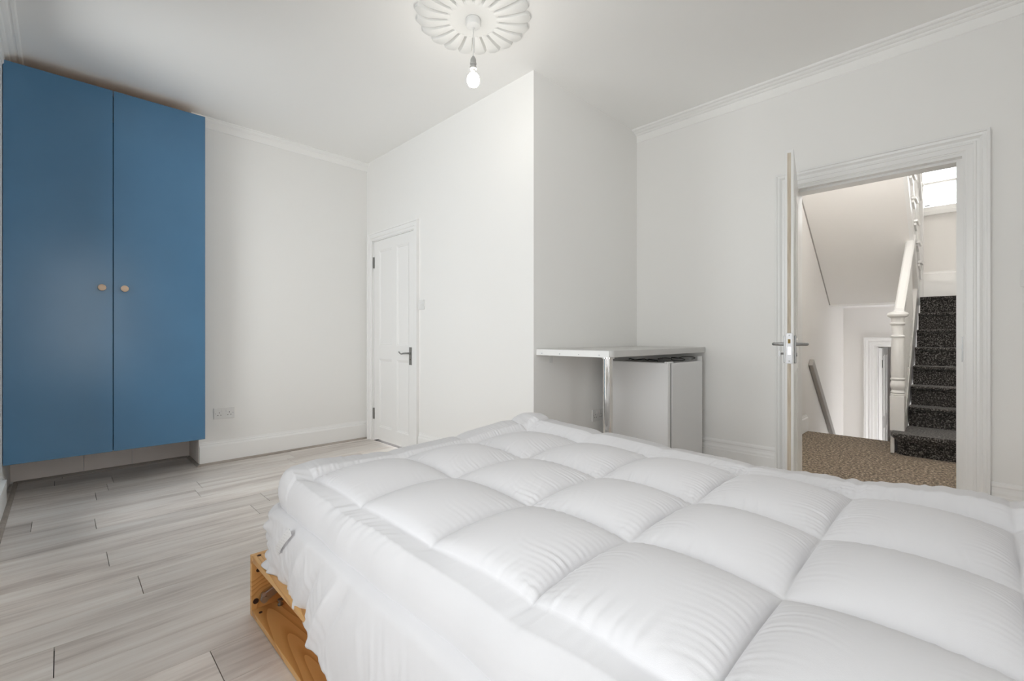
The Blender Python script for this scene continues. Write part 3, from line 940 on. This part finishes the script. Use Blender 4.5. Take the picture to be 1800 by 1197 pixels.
for k in range(4):
    obj('screw', MB().lathe([(.0035, -.0046), (.0035, -.003)], (WX0, 1.552 + k * .15, WZ0 + .012), 10, 'X'), 'zinc', es)
obj('leg', MB().lathe([(.032, .002), (.032, .010), (.030, .012), (.030, .908), (.040, .910), (.040, .9185)], (2.318, 1.530, 0), 32), 'chrome', wt, smooth=.5)
obj('bracket', MB().box(2.40, 2.43, 1.97, 2.058, .915, .9185).box(2.40, 2.43, 2.054, 2.058, .86, .915), 'plastic', wt)

fr = thing('under_counter_fridge', (3.2, 1.69, 0), 'small white fridge standing under the grey worktop', 'fridge')
FX0, FX1, FY0, FY1, FZ = 2.975, 3.49, 1.455, 1.905, 0.862
obj('body', box(FX0 + .016, FX1, FY0, FY1, .02, FZ - .004), 'fridge', fr, bevel=.006)
obj('gasket', box(FX0 - .008, FX0 + .018, FY0 + .012, FY1 - .008, .06, FZ - .012), 'gasket', fr)
obj('fridge_door', box(FX0 - .045, FX0 - .006, FY0, FY1, .05, FZ), 'fridge', fr, bevel=.008, seg=3)
obj('top_hinge', MB().box(FX0 - .03, FX0 + .05, FY0 + .008, FY0 + .035, FZ - .003, FZ + .006), 'plastic', fr, bevel=.001)
obj('rear_stop', box(FX1 - .03, FX1, FY0 + .002, FY0 + .03, FZ - .004, FZ + .03), 'plastic', fr, bevel=.003)
for x in (FX0 + .05, FX1 - .05):
    for y in (FY0 + .05, FY1 - .05):
        obj('foot', MB().lathe([(.016, 0), (.016, .02)], (x, y, 0), 12), 'black', fr)
cb = MB()
pts = []
for k in range(60):
    a = k / 59
    pts.append((FX0 + .02 + .42 * a + .03 * math.sin(a * 19), FY0 + .06 + .05 * math.sin(a * 11 + 1) + .02 * math.sin(27 * a), FZ + .004 + .016 + .012 * math.sin(a * 14) * math.sin(a * 5)))
cb.tube(pts, .0032, 8)
pts = [(FX0 + .0 + .06 * k / 10, FY0 + .1 + .34 * k / 10 * .8 + .02 * math.sin(k), FZ + .008 + .01 * math.sin(k * .9) ** 2) for k in range(11)]
cb.tube(pts, .0032, 8)
tag(obj('power_cable', cb, 'black', smooth=1), 'coiled black power cable lying on top of the small fridge', 'cable')

# ------------------------------------------------------------------ bed frame
bf = thing('bed_frame', (1.22, 0.88, 0), 'low varnished pine box bed frame under the white quilted topper', 'bed')
BX0, BX1, BY0, BY1, BZ = 0.503, 1.965, -0.315, 1.905, 0.224
obj('end_board', box(BX0, BX1, BY1 - .020, BY1, 0, BZ), 'pine', bf, bevel=.002)
obj('end_board', box(BX0, BX1, BY0, BY0 + .020, 0, BZ), 'pine', bf, bevel=.002)
for s, x0, x1 in ((0, BX0, BX0 + .20), (1, BX1 - .20, BX1)):
    obj('top_plank', box(x0, x1, BY0 + .021, BY1 - .021, BZ - .021, BZ), 'pine', bf, bevel=.002)
    obj('bottom_plank', box(x0, x1, BY0 + .021, BY1 - .021, .004, .024), 'pine', bf, bevel=.002)
    xi = x1 - .02 if s == 0 else x0
    obj('inner_board', box(xi, xi + .02, BY0 + .021, BY1 - .021, .025, BZ - .022), 'pine', bf)
obj('centre_board', box(1.21, 1.24, BY0 + .021, BY1 - .021, 0, BZ - .022), 'pine', bf)
for k in range(12):
    y = BY0 + .08 + k * .165
    obj('slat', box(BX0 + .205, BX1 - .205, y, y + .075, BZ - .018, BZ - .002), 'pine', bf)


def hole(c, axis, r=.006, name='peg_hole', m='hole', h=.0015):
    return obj(name, MB().lathe([(r, -h), (r, h)], c, 14, axis), m, bf)


hole((.525, 1.872, BZ), 'Z', .007); hole((.525, BY1 - .0205, .165), 'Y', .007)
hole((.517, BY1 - .0205, .052), 'Y', .010); hole((.522, 1.845, .0245), 'Z', .006)
# metal lever catch fixed to the inside of the end board
yb = BY1 - .020
ct = MB().prism([(.530, .050), (.548, .040), (.566, .048), (.600, .066), (.640, .072), (.640, .094), (.600, .094), (.560, .082), (.535, .072)], yb - .012, yb - .001, lambda p, q, s: (p, s, q))
ctc = obj('catch_plate', ct, 'zinc', bf, bevel=.003)
obj('catch_bolt', MB().lathe([(.012, -.008), (.012, -.002), (.008, 0), (.008, .012)], (.541, yb - .016, .056), 18, 'Y'), 'zinc', ctc, smooth=.5)
obj('catch_lug', MB().tube([(.538, yb - .012, .075), (.538, yb - .028, .078)], .007, 10), 'zinc', ctc)
obj('thumb_knob', MB().lathe([(.009, .024), (.009, .030), (.005, .034), (.005, .040), (.010, .042), (.010, .047), (.004, .049)], (.590, 1.845, 0), 16), 'iron', bf, smooth=.5)
obj('thumb_knob', MB().lathe([(.009, .024), (.009, .030), (.005, .034), (.005, .040), (.010, .042), (.010, .047), (.004, .049)], (.610, 1.02, 0), 16), 'iron', bf, smooth=.5)

# ------------------------------------------------------------------ quilted topper
tp = thing('mattress_topper', (1.22, 0.85, BZ), 'thick white quilted mattress topper with puffed squares covering the bed', 'mattress topper')
TX0, TX1, TY0, TY1 = 0.522, 1.950, -0.300, 1.805
SXs = np.array([0.632, 0.985, 1.345, 1.735])
SYs = np.array([-0.07, 0.26, 0.588, 0.925, 1.285, 1.640])
ZBASE = 0.533


def vnoise(x, y, seed):
    rng = np.random.RandomState(seed)
    out = np.zeros_like(x)
    for _ in range(9):
        a, b, p = rng.uniform(-1, 1), rng.uniform(-1, 1), rng.uniform(0, 6.28)
        out += np.sin(a * x + b * y + p)
    return out / 4.0


def pf(a, e):
    a = np.clip(a, 0, 1)
    return np.power(np.clip(4 * a * (1 - a), 0, 1), e)


def crease(t, u, seed):
    """irregular folds along t, slowly changing over u"""
    rng = np.random.RandomState(seed)
    out = np.zeros_like(t)
    for _ in range(10):
        f, g, p = rng.uniform(110, 400), rng.uniform(-22, 22), rng.uniform(0, 6.28)
        out += np.sin(f * t + g * u + p)
    out = out / 3.4
    return .35 * out + .75 * out * np.abs(out)


def topper_height(x, y):
    xw = x + 0.007 * vnoise(x * 9, y * 9, 1)
    yw = y + 0.007 * vnoise(x * 9, y * 9, 2)
    ix = np.clip(np.searchsorted(SXs, xw), 0, len(SXs))
    iy = np.clip(np.searchsorted(SYs, yw), 0, len(SYs))
    X = np.concatenate([[TX0], SXs, [TX1]]); Y = np.concatenate([[TY0], SYs, [TY1]])
    x0, x1 = X[ix], X[ix + 1]; y0, y1 = Y[iy], Y[iy + 1]
    a = (xw - x0) / (x1 - x0); b = (yw - y0) / (y1 - y0)
    bl, brr = ix == 0, ix == len(SXs)
    bn, bfr = iy == 0, iy == len(SYs)
    fx = pf(a, .46); fy = pf(b, .46)
    ro = lambda q: np.sin(np.clip(q, 0, 1) * math.pi / 2) ** .55
    fx = np.where(bl, np.sin(np.clip((1 - a) / .46, 0, 1) * math.pi / 2), np.where(brr, ro(a * 1.25), fx))
    fy = np.where(bn, ro(1 - b), np.where(bfr, ro(b * 1.25), fy))
    # along a border roll the cross seams only pucker it
    side = bl | brr; end = bn | bfr
    dsx = np.min(np.abs(xw[..., None] - SXs), -1); dsy = np.min(np.abs(yw[..., None] - SYs), -1)
    pkx, pky = 1 - .24 * np.exp(-dsx / .035), 1 - .24 * np.exp(-dsy / .035)
    fy = np.where(side & ~end, pky, fy)
    fx = np.where(end & ~side, pkx, fx)
    corner = side & end
    both = np.maximum(fx, fy) * pkx * pky
    fx = np.where(corner, both, fx); fy = np.where(corner, 1.0, fy)
    A = np.full_like(x, 0.058) + 0.007 * vnoise(x * 3.1, y * 3.1, 3)
    cr_ = np.interp(y, [-.2, 0, .25, .49, .8, 1.25, 1.55, 1.75], [.076, .072, .050, .030, .036, .058, .068, .100])
    cf = np.interp(x, [.5, .64, .87, 1.1, 1.36, 1.6, 1.80, 1.93], [.062, .066, .042, .040, .050, .072, .096, .100])
    cl = np.interp(y, [-.3, 1.2, 1.55, 1.8], [.018, .019, .028, .046]) + .004 * np.sin(y * 8)
    A = np.where(bn, .062, A); A = np.where(brr, cr_, A); A = np.where(bl, cl, A); A = np.where(bfr, np.where(brr, np.maximum(cf, cr_), np.where(bl, np.maximum(cf * .9, cl), cf)), A)
    h = A * fx * fy
    # gathered creases beside the seams
    amp = 0.55 + 0.45 * vnoise(x * 5, y * 5, 4)
    amp = np.clip(amp, 0, 1.2)
    gx = np.exp(-(dsx / .042) ** 1.1) * np.clip(dsx / .014, 0, 1); gy = np.exp(-(dsy / .042) ** 1.1) * np.clip(dsy / .014, 0, 1)
    h += .0030 * gx * amp * crease(y + .25 * np.sin(xw * 21) * dsx, x, 5)
    h += .0026 * gy * amp * crease(x + .25 * np.sin(yw * 21) * dsy, y, 6)
    h += .0020 * vnoise(x * 17 + 9 * y, y * 14, 7) * fx * fy
    gate = np.clip(.15 + .75 * vnoise(y * 6, x * 5, 9), 0, 1)
    h += np.where(bl, .0024 * crease((y + .9 * (x - .6)) * .32, x * 2, 8) * gate + .0014 * crease((y + 1.4 * (x - .6)) * .6, x * 2, 18) * gate, 0)
    gate = np.clip(.25 + .6 * vnoise(x * 5, y * 5, 11), 0, 1)
    h += np.where(brr | bfr, .0022 * crease(np.where(bfr, x, y) * .28, x + y, 10) * gate + .0010 * crease(np.where(bfr, x, y) * .6, x + y, 19) * gate, 0)
    return ZBASE + h


def build_topper():
    step = 0.0043
    nx = int((TX1 - TX0) / step); ny = int((TY1 - TY0) / step)
    gx, gy = np.meshgrid(np.linspace(-1, 1, nx), np.linspace(-1, 1, ny), indexing='ij')
    hx, hy = (TX1 - TX0) / 2, (TY1 - TY0) / 2
    mx, my = (TX0 + TX1) / 2, (TY0 + TY1) / 2
    # square grid to rounded rectangle
    Rc = 0.11
    ax, ay = np.abs(gx) * hx, np.abs(gy) * hy
    ca, cb_ = np.clip((ax - (hx - Rc)) / Rc, 0, 1), np.clip((ay - (hy - Rc)) / Rc, 0, 1)
    both = (ca > 0) & (cb_ > 0)
    qa, qb = ca * np.sqrt(1 - cb_ ** 2 / 2), cb_ * np.sqrt(1 - ca ** 2 / 2)
    ax = np.where(both, hx - Rc + Rc * qa, ax); ay = np.where(both, hy - Rc + Rc * qb, ay)
    # distance to the rim and outward direction
    ex, ey = np.maximum(ax - (hx - Rc), 0), np.maximum(ay - (hy - Rc), 0)
    rr = np.hypot(ex, ey)
    dist = np.where((ex > 0) | (ey > 0), Rc - rr, np.minimum(hx - ax, hy - ay))
    dist = np.clip(dist, 0, None)
    nxv = np.where(rr > 1e-6, ex / np.maximum(rr, 1e-6), 0); nyv = np.where(rr > 1e-6, ey / np.maximum(rr, 1e-6), 0)
    x = mx + np.sign(gx) * ax; y = my + np.sign(gy) * ay
    w, RW, D = 0.135, 0.072, 0.185
    e = np.clip((w - dist) / w, 0, 1)
    th = e * 2.6
    OFF = 0.018
    newd = np.where(e > 0, OFF + RW * (1 - np.sin(th)), dist)
    # shift: surface points between rim zone and inside are pushed so spacing stays smooth
    push = np.where(e > 0, dist - newd, (w - RW - OFF) * np.exp(-(dist - w) / .08))
    sx, sy = np.sign(gx) * nxv, np.sign(gy) * nyv
    flat = (np.abs(nxv) + np.abs(nyv)) < 1e-6
    push = np.where(flat, 0, push)
    x2, y2 = x + sx * push, y + sy * push
    z = topper_height(x2, y2)
    drop = D * (1 - np.cos(th)) / (1 - math.cos(2.6))
    # the rim itself goes slack and wavy
    z2 = z - drop * (1 + .0 * e)
    wob = .006 * vnoise((x + y) * 16, (x - y) * 16, 12) * np.sin(e * math.pi) - .0018 * np.exp(-((e - .50) / .014) ** 2)
    x2 = x2 + sx * wob; y2 = y2 + sy * wob
    v = np.stack([x2, y2, z2], -1).reshape(-1, 3)
    i, j = np.meshgrid(np.arange(nx - 1), np.arange(ny - 1), indexing='ij')
    a = (i * ny + j).ravel()
    q = np.stack([a, a + ny, a + ny + 1, a + 1], -1)
    me = bpy.data.meshes.new('quilted_top')
    me.vertices.add(len(v)); me.vertices.foreach_set('co', v.ravel())
    me.loops.add(q.size); me.loops.foreach_set('vertex_index', q.ravel())
    me.polygons.add(len(q)); me.polygons.foreach_set('loop_start', np.arange(len(q)) * 4); me.polygons.foreach_set('loop_total', np.full(len(q), 4))
    me.update(calc_edges=True); me.validate()
    me.polygons.foreach_set('use_smooth', np.ones(len(q), bool))
    return me


obj('quilted_top', build_topper(), 'fabric', tp)


def build_skirt():
    """fitted side of the topper, hanging from the roll down to the frame"""
    Rc = 0.085
    x0, x1, y0, y1 = TX0 + .004, TX1 - .004, TY0 + .004, TY1 - .004
    path = []
    N = 150

    def line(p, q, n):
        for k in range(n):
            t = k / n
            path.append((p[0] + (q[0] - p[0]) * t, p[1] + (q[1] - p[1]) * t))

    def corner(cx, cy, a0, n=26):
        for k in range(n):
            a = a0 + math.pi / 2 * k / n
            path.append((cx + Rc * math.cos(a), cy + Rc * math.sin(a)))
    line((x0, y1 - Rc), (x0, y0 + Rc), 330); corner(x0 + Rc, y0 + Rc, math.pi)
    line((x0 + Rc, y0), (x1 - Rc, y0), 120); corner(x1 - Rc, y0 + Rc, 1.5 * math.pi)
    line((x1, y0 + Rc), (x1, y1 - Rc), 200); corner(x1 - Rc, y1 - Rc, 0)
    line((x1 - Rc, y1), (x0 + Rc, y1), 200); corner(x0 + Rc, y1 - Rc, math.pi / 2)
    P = np.array(path); n = len(P)
    T = np.roll(P, -1, 0) - np.roll(P, 1, 0); T /= np.linalg.norm(T, axis=1)[:, None]
    Nn = np.stack([-T[:, 1], T[:, 0]], 1) * -1.0
    cen = P.mean(0)
    sg = np.sign(((P - cen) * Nn).sum(1)); Nn *= sg[:, None]
    s = np.concatenate([[0], np.cumsum(np.linalg.norm(np.diff(P, axis=0), axis=1))])
    left = np.clip((Nn @ np.array([-1, 0])), 0, 1) ** 2
    yy = P[:, 1]
    near = np.clip((1.55 - yy) / .35, 0, 1) * left               # the hem slips over the plank edge away from the corner
    zb = np.where(left > .5, np.interp(yy, [.2, .9, 1.15, 1.37, 1.55, 1.8], [.125, .135, .155, .196, .222, .229]), .229)
    cor = np.exp(-(((P[:, 0] - x0) ** 2 + (P[:, 1] - y1) ** 2) / .05 ** 2) * .35)   # bunched far-left corner
    rows = 40
    V = []
    for r_ in range(rows):
        t = r_ / (rows - 1)
        zt = .440 + .003 * np.sin(s * 7) + .002 * np.sin(s * 17)
        z = zt + (zb - zt) * t
        lip = -.045 * max(0, 1 - t / .075) ** 2                     # tucked in behind the fold at the top
        out = .004 + lip + .014 * math.sin(math.pi * min(1, t * 1.1)) * .7
        out = out + near * (.034 * t)
        out = out + (.0045 * crease(s * .22 + .035 * t, s * 0 + t * .1, 21) + .0012 * crease(s * .55 - .05 * t, s * 0 + t * .15, 22)) * min(1, t * 3) * (.3 + .7 * (np.sin(s * 2.7 + 1) * .5 + .5))
        out = out + cor * (.010 * math.sin(t * 26) * (t > .1) + .026 * max(0, t - .72) / .28 * (1 + .3 * np.sin(s * 70)))
        V.append(np.stack([P[:, 0] + Nn[:, 0] * out, P[:, 1] + Nn[:, 1] * out, z], 1))
    V = np.concatenate(V)
    F = []
    for r_ in range(rows - 1):
        for k in range(n):
            k2 = (k + 1) % n
            F.append((r_ * n + k, r_ * n + k2, (r_ + 1) * n + k2, (r_ + 1) * n + k))
    me = bpy.data.meshes.new('side_skirt')
    me.from_pydata(V.tolist(), [], F)
    for p in me.polygons:
        p.use_smooth = True
    return me


sk = obj('side_skirt', build_skirt(), 'fabric', tp)
md = sk.modifiers.new('cloth', 'SOLIDIFY'); md.thickness = .003; md.offset = -1
# care tag sewn in at the far left corner
tg = bpy.data.meshes.new('care_tag')
vs = []; n = 10
for k in range(n):
    t = k / (n - 1)
    y = 1.485 + .135 * t; z = .438 - .112 * t
    x = .503 - .006 * math.sin(t * math.pi) + .004 * t
    nyv, nzv = .112 / .1754, .135 / .1754
    for s in (-1, 1):
        vs.append((x - .002 * s, y + s * .012 * nyv, z + s * .012 * nzv))
fs = [(2 * k, 2 * k + 1, 2 * k + 3, 2 * k + 2) for k in range(n - 1)]
tg.from_pydata(vs, [], fs)
uv = tg.uv_layers.new(name='UVMap')
for p in tg.polygons:
    for li in p.loop_indices:
        vi = tg.loops[li].vertex_index
        uv.data[li].uv = ((vi // 2) / (n - 1), (vi % 2))
t_ = obj('care_tag', tg, 'tag', tp)
t_['label'] = 'small white printed care tag'
md = t_.modifiers.new('cloth', 'SOLIDIFY'); md.thickness = .0008
